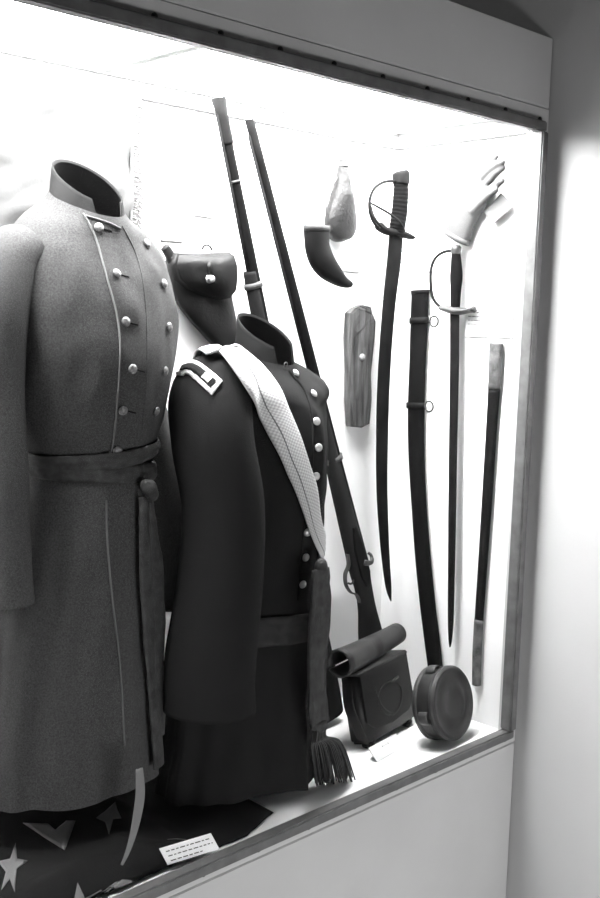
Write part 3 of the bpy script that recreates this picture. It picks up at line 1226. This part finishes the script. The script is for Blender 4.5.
Xs = XR - .014
sc1 = thing('scabbard', 'dark curved scabbard with two ring bands, left of the straight sword', 'scabbard', px_(420, 480, XR))
bm = bmesh.new()
rows = [(412, 291, 428.5, 291), (411, 322, 427.5, 322), (410, 360, 425.5, 360), (408.5, 408, 424, 408), (409, 455, 424, 455), (412, 505, 426, 505), (415.5, 555, 430, 555), (420.5, 605, 435, 605), (425.5, 645, 440, 645), (430, 678, 443, 678)]
P, Wd = rows_px(rows, fx(Xs))
sweep(bm, P, Wd, .011, nR, 20, power=2.2)
obj('sheath', bm, M['bluedsteel'], sc1)
bm = bmesh.new()
P, Wd = rows_px([(411.5, 290, 429, 290), (411.5, 294, 429, 294)], fx(Xs), 1)
sweep(bm, P, Wd, .0125, nR, 20, power=2.2)
obj('throat', bm, M['darksteel'], sc1)
for y0, xl, xr, cx in ((320, 410, 428, 434), (405, 407, 425, 429)):
    bm = bmesh.new()
    P, Wd = rows_px([(xl, y0 - 3, xr, y0 - 2), (xl, y0 + 3, xr, y0 + 4)], fx(Xs), 1)
    sweep(bm, P, Wd, .0135, nR, 20, power=2.3)
    bd = obj('ring_band', bm, M['darksteel'], sc1)
    bm = bmesh.new()
    ctr = px_(cx, y0 + 1.5, Xs - .004)
    a0 = (px_(cx + 4, y0 + 1, Xs - .004) - ctr)
    rr = .0125
    sweep(bm, [ctr + V((0, -math.cos(a), 0)) * rr + V((0, 0, math.sin(a))) * rr for a in [k * 2 * pi / 24 for k in range(24)]], 0.0024, .0024, nR, 8, closed=True)
    rg = lab(obj('ring', bm, M['tin'], sc1), 'steel hanging ring')
    rg.parent = bd
    rg.location = (0, 0, 0)

swd = thing('sword', 'straight-bladed sword with single knuckle guard, hung below the white glove', 'sword', px_(455, 450, XR))
Xd = XR - .027
bm = bmesh.new()
rows = [(450, 308, 459.5, 308), (449.8, 370, 459, 370), (449, 440, 457.5, 440), (448.3, 510, 456.3, 510), (448, 570, 455, 570), (447.8, 620, 453.6, 620), (448.5, 640, 452, 640), (449.8, 647, 450.3, 647)]
P, Wd = rows_px(rows, fx(Xd))
sweep(bm, P, Wd, .0035, nR, 12, power=1.5)
obj('blade', bm, M['blade'], swd)
bm = bmesh.new()
rows = [(452.5, 254, 459.5, 254), (451.5, 264, 461, 264), (450.5, 277, 462, 277), (451, 290, 460.5, 290), (451.5, 308, 459, 308)]
P, Wd = rows_px(rows, fx(Xd), 6)
sweep(bm, P, Wd, .011, nR, 18)
lab(obj('grip', bm, M['grip'], swd), 'dark swelling grip')
bm = bmesh.new()
P, Wd = rows_px([(454, 245, 459, 245), (452, 248.5, 460.5, 247), (452, 254, 460, 254)], fx(Xd), 4)
sweep(bm, P, Wd, Wd, nR, 16)
obj('pommel', bm, M['steel'], swd)
bm = bmesh.new()
tube(bm, [px_(x, y, Xd) for x, y in [(453, 251), (444, 252), (435.5, 258), (431, 270), (431, 288), (434, 300), (442, 308), (452, 311)]], .0036, 10)
obj('knuckle_guard', bm, M['darksteel'], swd)
bm = bmesh.new()
P, Wd = rows_px([(444, 305, 443, 311), (450, 305.5, 450, 313.5), (458, 307, 458, 315), (466, 308, 467, 313.5), (471.5, 308, 473, 312)], fx(Xd), 4)
sweep(bm, P, Wd, .020, nR, 18)
lab(obj('guard_plate', bm, M['steel'], swd), 'bright shell guard plate')
bm = bmesh.new()
ball(bm, px_(473.5, 309, Xd), .0075)
obj('quillon_end', bm, M['steel'], swd)
for y in (330, 350):
    p = px_(453, y, Xd + .003)
    peg(swd, p, (XR - .0005, p.y, p.z))

sc2 = thing('scabbard', 'narrow straight scabbard with metal throat and tip, nearest the right frame', 'scabbard', px_(485, 500, XR))
Xq = XR - .010
allrows = [(490, 343, 502.5, 343), (489, 380, 500.5, 380), (486.5, 430, 496.5, 430), (483, 490, 492.5, 490), (479.5, 550, 488, 550), (475.8, 610, 483.5, 610), (473.5, 650, 481, 650), (473, 685, 480, 685)]


def cut(ya, yb):
    r = []
    full = catmull(allrows, 10)
    return [q for q in full if ya <= q[1] <= yb]


for nm, ya, yb, m, dw in (('sheath', 385, 625, M['blade'], 0.), ('throat', 343, 391, M['paleband'], .0008), ('tip', 618, 685, M['paleband'], .0008)):
    bm = bmesh.new()
    P, Wd = rows_px(cut(ya, yb), fx(Xq), 1)
    sweep(bm, P, [w + dw for w in Wd], .008 + dw, nR, 18, power=2.3)
    o = obj(nm, bm, m, sc2)
    if nm != 'sheath':
        lab(o, 'paler worn metal ' + nm)

# white glove, fingers up to the right
glv = thing('glove', 'white leather glove pinned up in the top right corner above the sword', 'glove', px_(475, 200, XR))
Xg = XR - .021
bm = bmesh.new()
rows = [(446, 233, 468, 243), (448, 220, 472, 231), (452, 205, 478, 217), (459, 193, 486, 205), (469, 183, 491, 196), (477, 177, 494, 189)]
P, Wd = rows_px(rows, fx(Xg), 5)
sweep(bm, P, Wd, [.017] * len(P), nR, 24, power=2.3)
for i, (pts, r, dx) in enumerate((([(466, 190), (478, 175), (489, 163), (496.5, 157)], .0085, .004), ([(473, 188), (485, 175), (495, 166), (503, 162)], .009, .008),
                                  ([(478, 192), (488, 182), (496, 173), (503, 168)], .009, .004), ([(478, 200), (487, 192), (496, 185), (502, 181)], .009, .014),
                                  ([(472, 212), (481, 203), (489, 195), (496, 190)], .009, .018))):
    q = [px_(x, y, Xg - dx * (.5 + .5 * k / 3)) for k, (x, y) in enumerate(pts)]
    tube(bm, q, [r * 1.05, r, r * .95, r * .7], 14)
    ball(bm, q[-1], r * .72)
obj('hand', bake(bm, .0028, 3), M['glove'], glv)
bm = bmesh.new()
P, Wd = rows_px([(445.5, 235, 467.5, 245), (447, 230, 470, 240)], fx(Xg), 1)
sweep(bm, P, [w * 1.04 for w in Wd], .0185, nR, 24, power=2.3)
obj('cuff', bm, M['glove'], glv)
p = px_(470, 205, Xg + .01)
peg(glv, p, (XR - .0005, p.y, p.z))
# tag behind the fingers
bm = bmesh.new()
Xt = XR - .020
q = [px_(485, 212, Xt), px_(501, 193, Xt), px_(514, 206, Xt), px_(491, 226, Xt)]
prism(bm, q, nR, -.0008, .0008)
tg = fin(obj('paper_tag', bm, M['paper'], None, False), px_(499, 209, Xt))
tag(tg, 'blank white paper tag sticking out under the glove', 'tag')

# ------------------------------------------------------------------ label cards


def typed(parent, o, ux, uy, n, w, h, lines, rnd):
    """rows of small unreadable typed words on a card; o is the top left of the text"""
    for i, ln in enumerate(lines):
        bm = bmesh.new()
        x = 0.
        end = w * ln
        while x < end - .002:
            L_ = min(rnd.uniform(.004, .011), end - x)
            a = o + ux * x - uy * (i * h)
            hh = .00085
            vs = [bm.verts.new(a + ux * q0 + uy * q1 + n * .0007) for q0, q1 in ((0, -hh), (L_, -hh), (L_, hh), (0, hh))]
            bm.faces.new(vs)
            x += L_ + .0028
        t = obj('text_line', bm, M['ink'], parent, False)


def card(unp, nrm, plane, bl, br, hpx, label, lines=None, seed=1):
    """a card on a wall whose lower edge runs from pixel bl to br"""
    a, b = unp(plane)(*bl), unp(plane)(*br)
    ux = (b - a).normalized()
    uy = V((0, 0, 1))
    uy = (uy - ux * uy.dot(ux)).normalized()
    h = hpx
    t = thing('label_card', label, 'label card', (a + b) / 2, 'white label cards on the case walls')
    w = (b - a).length
    bm = bmesh.new()
    add_frame_box(bm, (a + b) / 2 + uy * h / 2 + nrm * .0025, ux, uy, nrm, w / 2, h / 2, .002, .0003, 1)
    obj('board', bm, M['card'], t, False)
    if lines:
        typed(t, a + uy * (h - .012) + ux * .008 + nrm * .0045, ux, uy, nrm, w - .016, .009, lines, random.Random(seed))
    return t


fyb = lambda Y: (lambda x, y: py_(x, y, Y))
for bl, br, h, lb in (((192, 215), (216, 218.5), .03, 'small white label card left of the long rifle barrel, nearest its muzzle'),
                      ((160, 240), (183, 242), .03, 'small white label card just above the holster'),
                      ((272, 162), (294, 166.5), .03, 'small white label card right of the second rifle barrel'),
                      ((309.5, 188), (325, 190.5), .03, 'small white label card left of the powder flask'),
                      ((340, 270.5), (358.5, 272), .028, 'small white label card below the powder flask, above the horn tip')):
    card(fyb, nB, YB, bl, br, h, lb)
card(lambda X: fx(X), nR, XR - .0, (399, 270), (431, 271), .075, 'white label card with typed lines behind the sabre guard', (.9, .95, .8, .9, .85, .5), 4)
card(lambda X: fx(X), nR, XR - .0, (466, 336.5), (513, 338), .068, 'white label card with typed lines beside the straight sword guard', (.9, .7, .9, .5), 5)

# ------------------------------------------------------------------ canteen on the case floor
cn = V((.10, -.96, .24)).normalized()
zc = ZF
cc = pz_(451, 743, ZF) + V((.0, .028, .087))
can = thing('canteen', 'round drum canteen standing on the case floor at the right', 'canteen', V((cc.x, cc.y, ZF)))
R_ = .081
hT = .030
bm = bmesh.new()
lathe(bm, cc, cn, [(-hT, 0), (-hT, R_ * .97), (-hT + .003, R_), (hT - .003, R_), (hT, R_ * .98), (hT, R_ * .90), (hT - .004, R_ * .87), (hT - .004, R_ * .62), (hT - .003, R_ * .6),
                   (hT - .003, R_ * .36), (hT - .0045, R_ * .34), (hT - .0045, 0)], 64)
obj('drum', bm, M['canteen'], can)
for h0 in (-hT + .004, hT - .014):
    bm = bmesh.new()
    lathe(bm, cc, cn, [(h0, R_ * .99), (h0, R_ + .0018), (h0 + .010, R_ + .0018), (h0 + .010, R_ * .99)], 64)
    obj('hoop', bm, M['tin'], can)
upc = (V((0, 0, 1)) - cn * cn.z).normalized()
sdc = cn.cross(upc)


def cpt(a, h, r):
    return cc + (upc * math.cos(a) + sdc * math.sin(a)) * r + cn * h


for a in (.22, 1.75, -1.45):
    bm = bmesh.new()
    pts = [cpt(a - .18, 0, R_ + .001), cpt(a - .09, 0, R_ + .007), cpt(a + .09, 0, R_ + .007), cpt(a + .18, 0, R_ + .001)]
    sweep(bm, catmull([tuple(p) for p in pts], 4), .0016, .012, cn, 12, power=3)
    obj('strap_keeper', bm, M['tin'], can)
bm = bmesh.new()
c_ = cpt(-1.0, 0, R_ - .002)
lathe(bm, c_, (c_ - cc), [(0, .014), (.004, .013), (.006, .009), (.014, .008), (.016, .0)], 18)
lab(obj('spout', bm, M['tin'], can), 'short pale spout on the rim')

# ------------------------------------------------------------------ cartridge box with its flap rolled back
p0 = pz_(369, 752, ZF)
p1 = pz_(416, 724, ZF)
ux = (p1 - p0)
bw = ux.length
ux.normalize()
nz = V((0, 0, 1))
nf = ux.cross(nz)
nf = nf if nf.y < 0 else -nf
tl = math.radians(13)
uz = (nz * math.cos(tl) - nf * math.sin(tl))          # leans back
nfr = (nf * math.cos(tl) + nz * math.sin(tl))
bh, bd = .155, .052
org = p0 + nz * .014
cb = thing('cartridge_box', 'black leather cartridge box with its outer flap rolled back', 'cartridge box', (p0 + p1) / 2)


def Q(x, z, d=0.):
    return org + ux * x + uz * z + nfr * d


bm = bmesh.new()
add_frame_box(bm, Q(bw / 2, bh / 2, -bd / 2), ux, uz, nfr, bw / 2, bh / 2, bd / 2, .007, 3)
obj('box_body', bm, M['leather'], cb, True)
bm = bmesh.new()
fo = [(.002, bh + .004), (bw - .002, bh + .004), (bw - .001, .05), (bw * .86, .030), (bw * .5, .022), (bw * .14, .030), (.001, .05)]
prism(bm, [Q(x, z, 0) for x, z in fo], nfr, .0, .0035, .0012)
fi = obj('inner_flap', bm, M['leather'], cb, False)
# moulded oval with raised rim
bm = bmesh.new()
ov = [Q(bw * .52 + .050 * math.cos(a), .078 + .036 * math.sin(a), .0038) for a in [k * 2 * pi / 40 for k in range(40)]]
sweep(bm, ov, .0022, .0018, nfr, 10, closed=True)
e = obj('embossed_oval', bm, M['leather'], cb)
e.parent = fi
e.location = (0, 0, 0)
bm = bmesh.new()
ar = catmull([tuple(Q(bw * .24, .115, .004)), tuple(Q(bw * .32, .070, .004)), tuple(Q(bw * .52, .040, .004)), tuple(Q(bw * .70, .055, .004)), tuple(Q(bw * .78, .09, .004))], 6)
sweep(bm, ar, .003, .0016, nfr, 10)
e = obj('stitched_strap', bm, M['leather'], cb)
e.parent = fi
e.location = (0, 0, 0)
bm = bmesh.new()
add_frame_box(bm, Q(bw * .66, .112, .0045), (ux * .97 + uz * .12).normalized(), uz, nfr, .016, .0028, .002, .001)
e = lab(obj('loop', bm, M['steel'], cb), 'small bright metal loop')
e.parent = fi
e.location = (0, 0, 0)
bm = bmesh.new()
add_frame_box(bm, Q(bw / 2, bh + .004, -.020), ux, uz, nfr, bw / 2 + .002, .005, .024, .003)
obj('top_edge', bm, M['brownleather'], cb)
# rolled outer flap: a curled sheet along the top
bm = bmesh.new()
n_ = 22
rows_ = []
for j in range(13):
    f = j / 12
    row = []
    for i in range(n_ + 1):
        a = -2.9 + 6.15 * i / n_
        rr = .030 + .005 * math.sin(a) - .008 * f
        cx = -.032 + (bw + .046) * f
        base = Q(cx, bh + .031 + .010 * f * f, -.024)
        row.append(bm.verts.new(base + nfr * rr * math.cos(a) + uz * rr * math.sin(a)))
    rows_.append(row)
for a_, b_ in zip(rows_, rows_[1:]):
    for i in range(n_):
        bm.faces.new((a_[i], a_[i + 1], b_[i + 1], b_[i]))
mid = len(rows_) // 2
bm.faces.new(rows_[mid])
solid(obj('rolled_flap', bm, M['brownleather'], cb), .0045, 0)
for x in (.012, bw - .03):
    bm = bmesh.new()
    add_frame_box(bm, Q(x + .006, -.003, -.014), ux, nz, nf, .010, .0070, .012, .002)
    obj('foot', bm, M['leather'], cb)
# a strap trailing at the left of the box
bm = bmesh.new()
sp = [tuple(Q(-.004, bh * .92, -.03)), tuple(Q(-.016, bh * .6, -.026)), tuple(Q(-.010, .05, -.02)), tuple(Q(-.004, .012, -.012))]
sweep(bm, catmull(sp, 6), .014, .002, ux, 12, power=3)
obj('side_strap', bm, M['leather'], cb)

# small card propped in front of the box
t = thing('caption_card', 'small white card propped in front of the cartridge box', 'label card', pz_(392, 752, ZF))
a, b = pz_(377, 762, ZF + .001), pz_(404, 747, ZF + .001)
u1 = (b - a).normalized()
u2 = (nz * .72 + V((-u1.y, u1.x, 0)) * .70)
n3 = u1.cross(u2)
bm = bmesh.new()
add_frame_box(bm, (a + b) / 2 + u2 * .017 + n3 * .0, u1, u2, n3, (b - a).length / 2, .017, .0007)
obj('board', bm, M['card'], t, False)
bm = bmesh.new()
add_frame_box(bm, (a + b) / 2 + u2 * .010 + V((-u1.y, u1.x, 0)) * .012 + nz * .002, u1, nz, V((-u1.y, u1.x, 0)), .012, .009, .004, .001)
obj('easel_back', bm, M['card'], t, False)

# ------------------------------------------------------------------ starred flag spread over the case floor
fx0, fx1, fy0, fy1 = .52, 1.30, D + .017, YB - .02
NX, NY = 90, 44
bm = bmesh.new()
edge_px = [(168, 890), (215, 858), (262, 836), (300, 815)]


def flag_z(x, y):
    f = .006 + .010 * (noise.noise(V((x * 5, y * 7, 1))) + .6) + .012 * max(0, noise.noise(V((x * 11 + y * 6, y * 9, 4))))
    e = min(1, (y - fy0) / .04, (fx1 - x) / .05)
    heap = .030 * max(0, min(1, (1.10 - x) / .12)) * min(1, max(0, (y - fy0) / .05))
    lim = 1 if x < 1.08 else max(.25, 1 - (x - 1.08) / .06)
    return ZF + .003 + max(.0, f) * max(.1, e) * lim + heap


vg = []
for i in range(NX + 1):
    row = []
    for j in range(NY + 1):
        x = fx0 + (fx1 - fx0) * i / NX
        fr = (x - fx0) / (fx1 - fx0)
        yl = fy0 + .004 + .035 * max(0, (fr - .88) / .12) + .004 * abs(noise.noise(V((x * 30, 0, 0))))
        y = yl + (fy1 - yl) * j / NY
        row.append(bm.verts.new((x, y, flag_z(x, y))))
    vg.append(row)
for i in range(NX):
    for j in range(NY):
        bm.faces.new((vg[i][j], vg[i + 1][j], vg[i + 1][j + 1], vg[i][j + 1]))
flag = thing('flag', 'dark flag with white stars crumpled on the case floor below the coats', 'flag', (.9, 1.45, ZF))
fcl = solid(obj('cloth', bm, M['flag'], flag), .0015, -1)
TF = bvh_of(fcl)
stars = [[(15.5, 844), (17, 860), (28, 862), (17, 870), (14.7, 893), (10, 880), (1.3, 891.5), (6, 873), (-2, 862.7), (10, 860)],
         [(22.7, 824), (48, 825), (61, 836), (66, 822), (75.5, 822), (65, 851.5), (45, 839)],
         [(115, 803), (117, 811), (121, 819.5), (113, 820), (109, 835.5), (105, 823), (96, 819), (104, 813)],
         [(77, 883), (84, 898), (86, 905), (75, 905), (74, 898)],
         [(97, 896), (103, 892), (115, 897), (117, 905), (98, 905)],
         [(160, 873), (167, 877), (179, 868.5), (173, 877), (176, 882), (166, 880)]]
for st in stars:
    bm = bmesh.new()
    c = (sum(p[0] for p in st) / len(st), sum(p[1] for p in st) / len(st))
    pts = []
    for i in range(len(st)):
        p, q = st[i], st[(i + 1) % len(st)]
        for k in range(3):
            pts.append((p[0] + (q[0] - p[0]) * k / 3, p[1] + (q[1] - p[1]) * k / 3))
    cv = bm.verts.new(hit(TF, c[0], c[1], 1.4, .0022)[0])
    rings = []
    for s_ in (.35, .7, 1.):
        rings.append([bm.verts.new(hit(TF, c[0] + (p[0] - c[0]) * s_, c[1] + (p[1] - c[1]) * s_, 1.4, .0022)[0]) for p in pts])
    n_ = len(pts)
    for k in range(n_):
        bm.faces.new((cv, rings[0][k], rings[0][(k + 1) % n_]))
        for a_, b_ in zip(rings, rings[1:]):
            bm.faces.new((a_[k], b_[k], b_[(k + 1) % n_], a_[(k + 1) % n_]))
    lab(solid(obj('star', bm, M['star'], flag), .001, 0), 'white cotton star')

# pale ribbon end hanging below the grey coat
Yr = D + .040
bm = bmesh.new()
P, Wd = rows_px([(136, 768, 142.5, 769), (136.5, 790, 144, 794), (134.5, 808, 142, 812), (131, 830, 136.5, 834), (126, 850, 129.5, 853), (121, 864, 122.5, 866)], fy(Yr))
sweep(bm, P, Wd, .0009, nB, 10, power=3)
rb = fin(obj('ribbon', bm, M['ribbon']), P[-1])
tag(rb, 'narrow pale ribbon end curling down to the flag below the grey coat', 'ribbon')

# caption card propped at the front by the glass
cap = thing('caption_card', 'white caption card with three typed lines by the bottom of the glass', 'label card', pz_(190, 866, ZF))
c_l, c_r = pz_(168, 865, ZF + .0125), pz_(219.5, 849, ZF + .0125)
vec = ((py_(159, 848, c_l.y + .018) - c_l) + (py_(211, 833.5, c_r.y + .018) - c_r)) / 2
q = [c_l + vec, c_r + vec, c_r, c_l]
n3 = (q[1] - q[0]).cross(q[3] - q[0]).normalized()
n3 = n3 if n3.z > 0 else -n3
bm = bmesh.new()
prism(bm, q, n3, -.0016, 0)
obj('board', bm, M['card'], cap, False)
u1 = (q[1] - q[0]).normalized()
u2 = (q[0] - q[3]).normalized()
typed(cap, q[0] + u1 * .008 - u2 * .0085, u1, u2, n3, (q[1] - q[0]).length - .014, .0085, (.97, 1.0, .72), random.Random(9))
bm = bmesh.new()
m_ = (q[2] + q[3]) / 2
mt = (q[0] + q[1]) / 2
zb = m_.z
prism(bm, [m_ - n3 * .002, mt - n3 * .002, V((mt.x, mt.y, zb)), V((m_.x, m_.y, zb))], u1, -.012, .012)
obj('wedge', bm, M['card'], cap, False)

# ------------------------------------------------------------------ fringed white banner on the back behind the grey coat
Yq = YB - .020
ban = thing('banner', 'white fringed banner hanging on the back behind the grey coat', 'banner', py_(90, 150, YB - .002))
tl_, tr_, br_ = py_(-160, 60, Yq), py_(132, 108, Yq), py_(136, 300, Yq)
x0b, x1b = .62, tr_.x
z1b, z0b = tr_.z + .02, br_.z
bm = bmesh.new()
NX, NZ = 60, 50
vg = []
for i in range(NX + 1):
    row = []
    for j in range(NZ + 1):
        x = x0b + (x1b - x0b) * i / NX
        z = z1b + (z0b - z1b) * j / NZ
        w = .010 * noise.noise(V((x * 9 + z * 7, z * 12, 2))) + .014 * abs(noise.noise(V((x * 14 - z * 16, z * 5 + x * 8, 5))))
        row.append(bm.verts.new((x, min(Yq - .002 - w, YB - .004), z)))
    vg.append(row)
for i in range(NX):
    for j in range(NZ):
        bm.faces.new((vg[i][j], vg[i + 1][j], vg[i + 1][j + 1], vg[i][j + 1]))
solid(obj('cloth', bm, M['banner'], ban), .001, 0)
bm = bmesh.new()
rnd = random.Random(5)
for k in range(170):
    z = z1b + (z0b - z1b) * (k + .5) / 170
    p = V((x1b - .001, Yq - .003, z))
    ln = .026 + rnd.uniform(-.006, .006)
    tube(bm, [p, p + V((ln * .5, -.002 + rnd.uniform(-.004, .003), rnd.uniform(-.004, .0))), p + V((ln, rnd.uniform(-.005, .004), -.006 + rnd.uniform(-.008, .004)))], [.0012, .0014, .0008], 5, 3)
o = obj('fringe', bm, M['banner'], ban)
o['kind'] = 'stuff'
bm = bmesh.new()
sweep(bm, [V((x1b - .002, Yq - .004, z1b)), V((x1b - .002, Yq - .004, z0b))], .003, .002, nB, 8)
obj('braid', bm, M['star'], ban)

# ------------------------------------------------------------------ light and exposure
w = bpy.data.worlds.new('world')
w.use_nodes = True
w.node_tree.nodes['Background'].inputs['Color'].default_value = (0, 0, 0, 1)
S.world = w


def area(name, loc, target, sx, sy, power):
    l = bpy.data.lights.new(name, 'AREA')
    l.shape = 'RECTANGLE'
    l.size, l.size_y = sx, sy
    l.energy = power
    o = bpy.data.objects.new(name, l)
    C.objects.link(o)
    o.location = loc
    o.rotation_euler = (V(target) - V(loc)).to_track_quat('-Z', 'Y').to_euler()
    return o


# added low fill lamp that brightens the case front, no known source
area('low_fill_light', (1.1, -.7, .30), (1.5, 1.33, .3), 1.2, .5, 27)
area('wall_fill_light', (1.2, 1.45, 2.83), (1.5, 1.45, 0), .5, .5, .8)  # added weak lamp, lifts the wall above the case

S.view_settings.view_transform = 'Standard'
S.view_settings.look = 'None'
S.view_settings.gamma = 1
S.view_settings.use_curve_mapping = False
S.view_settings.exposure = 0
print('MISSED', len(MISS), MISS[:40])
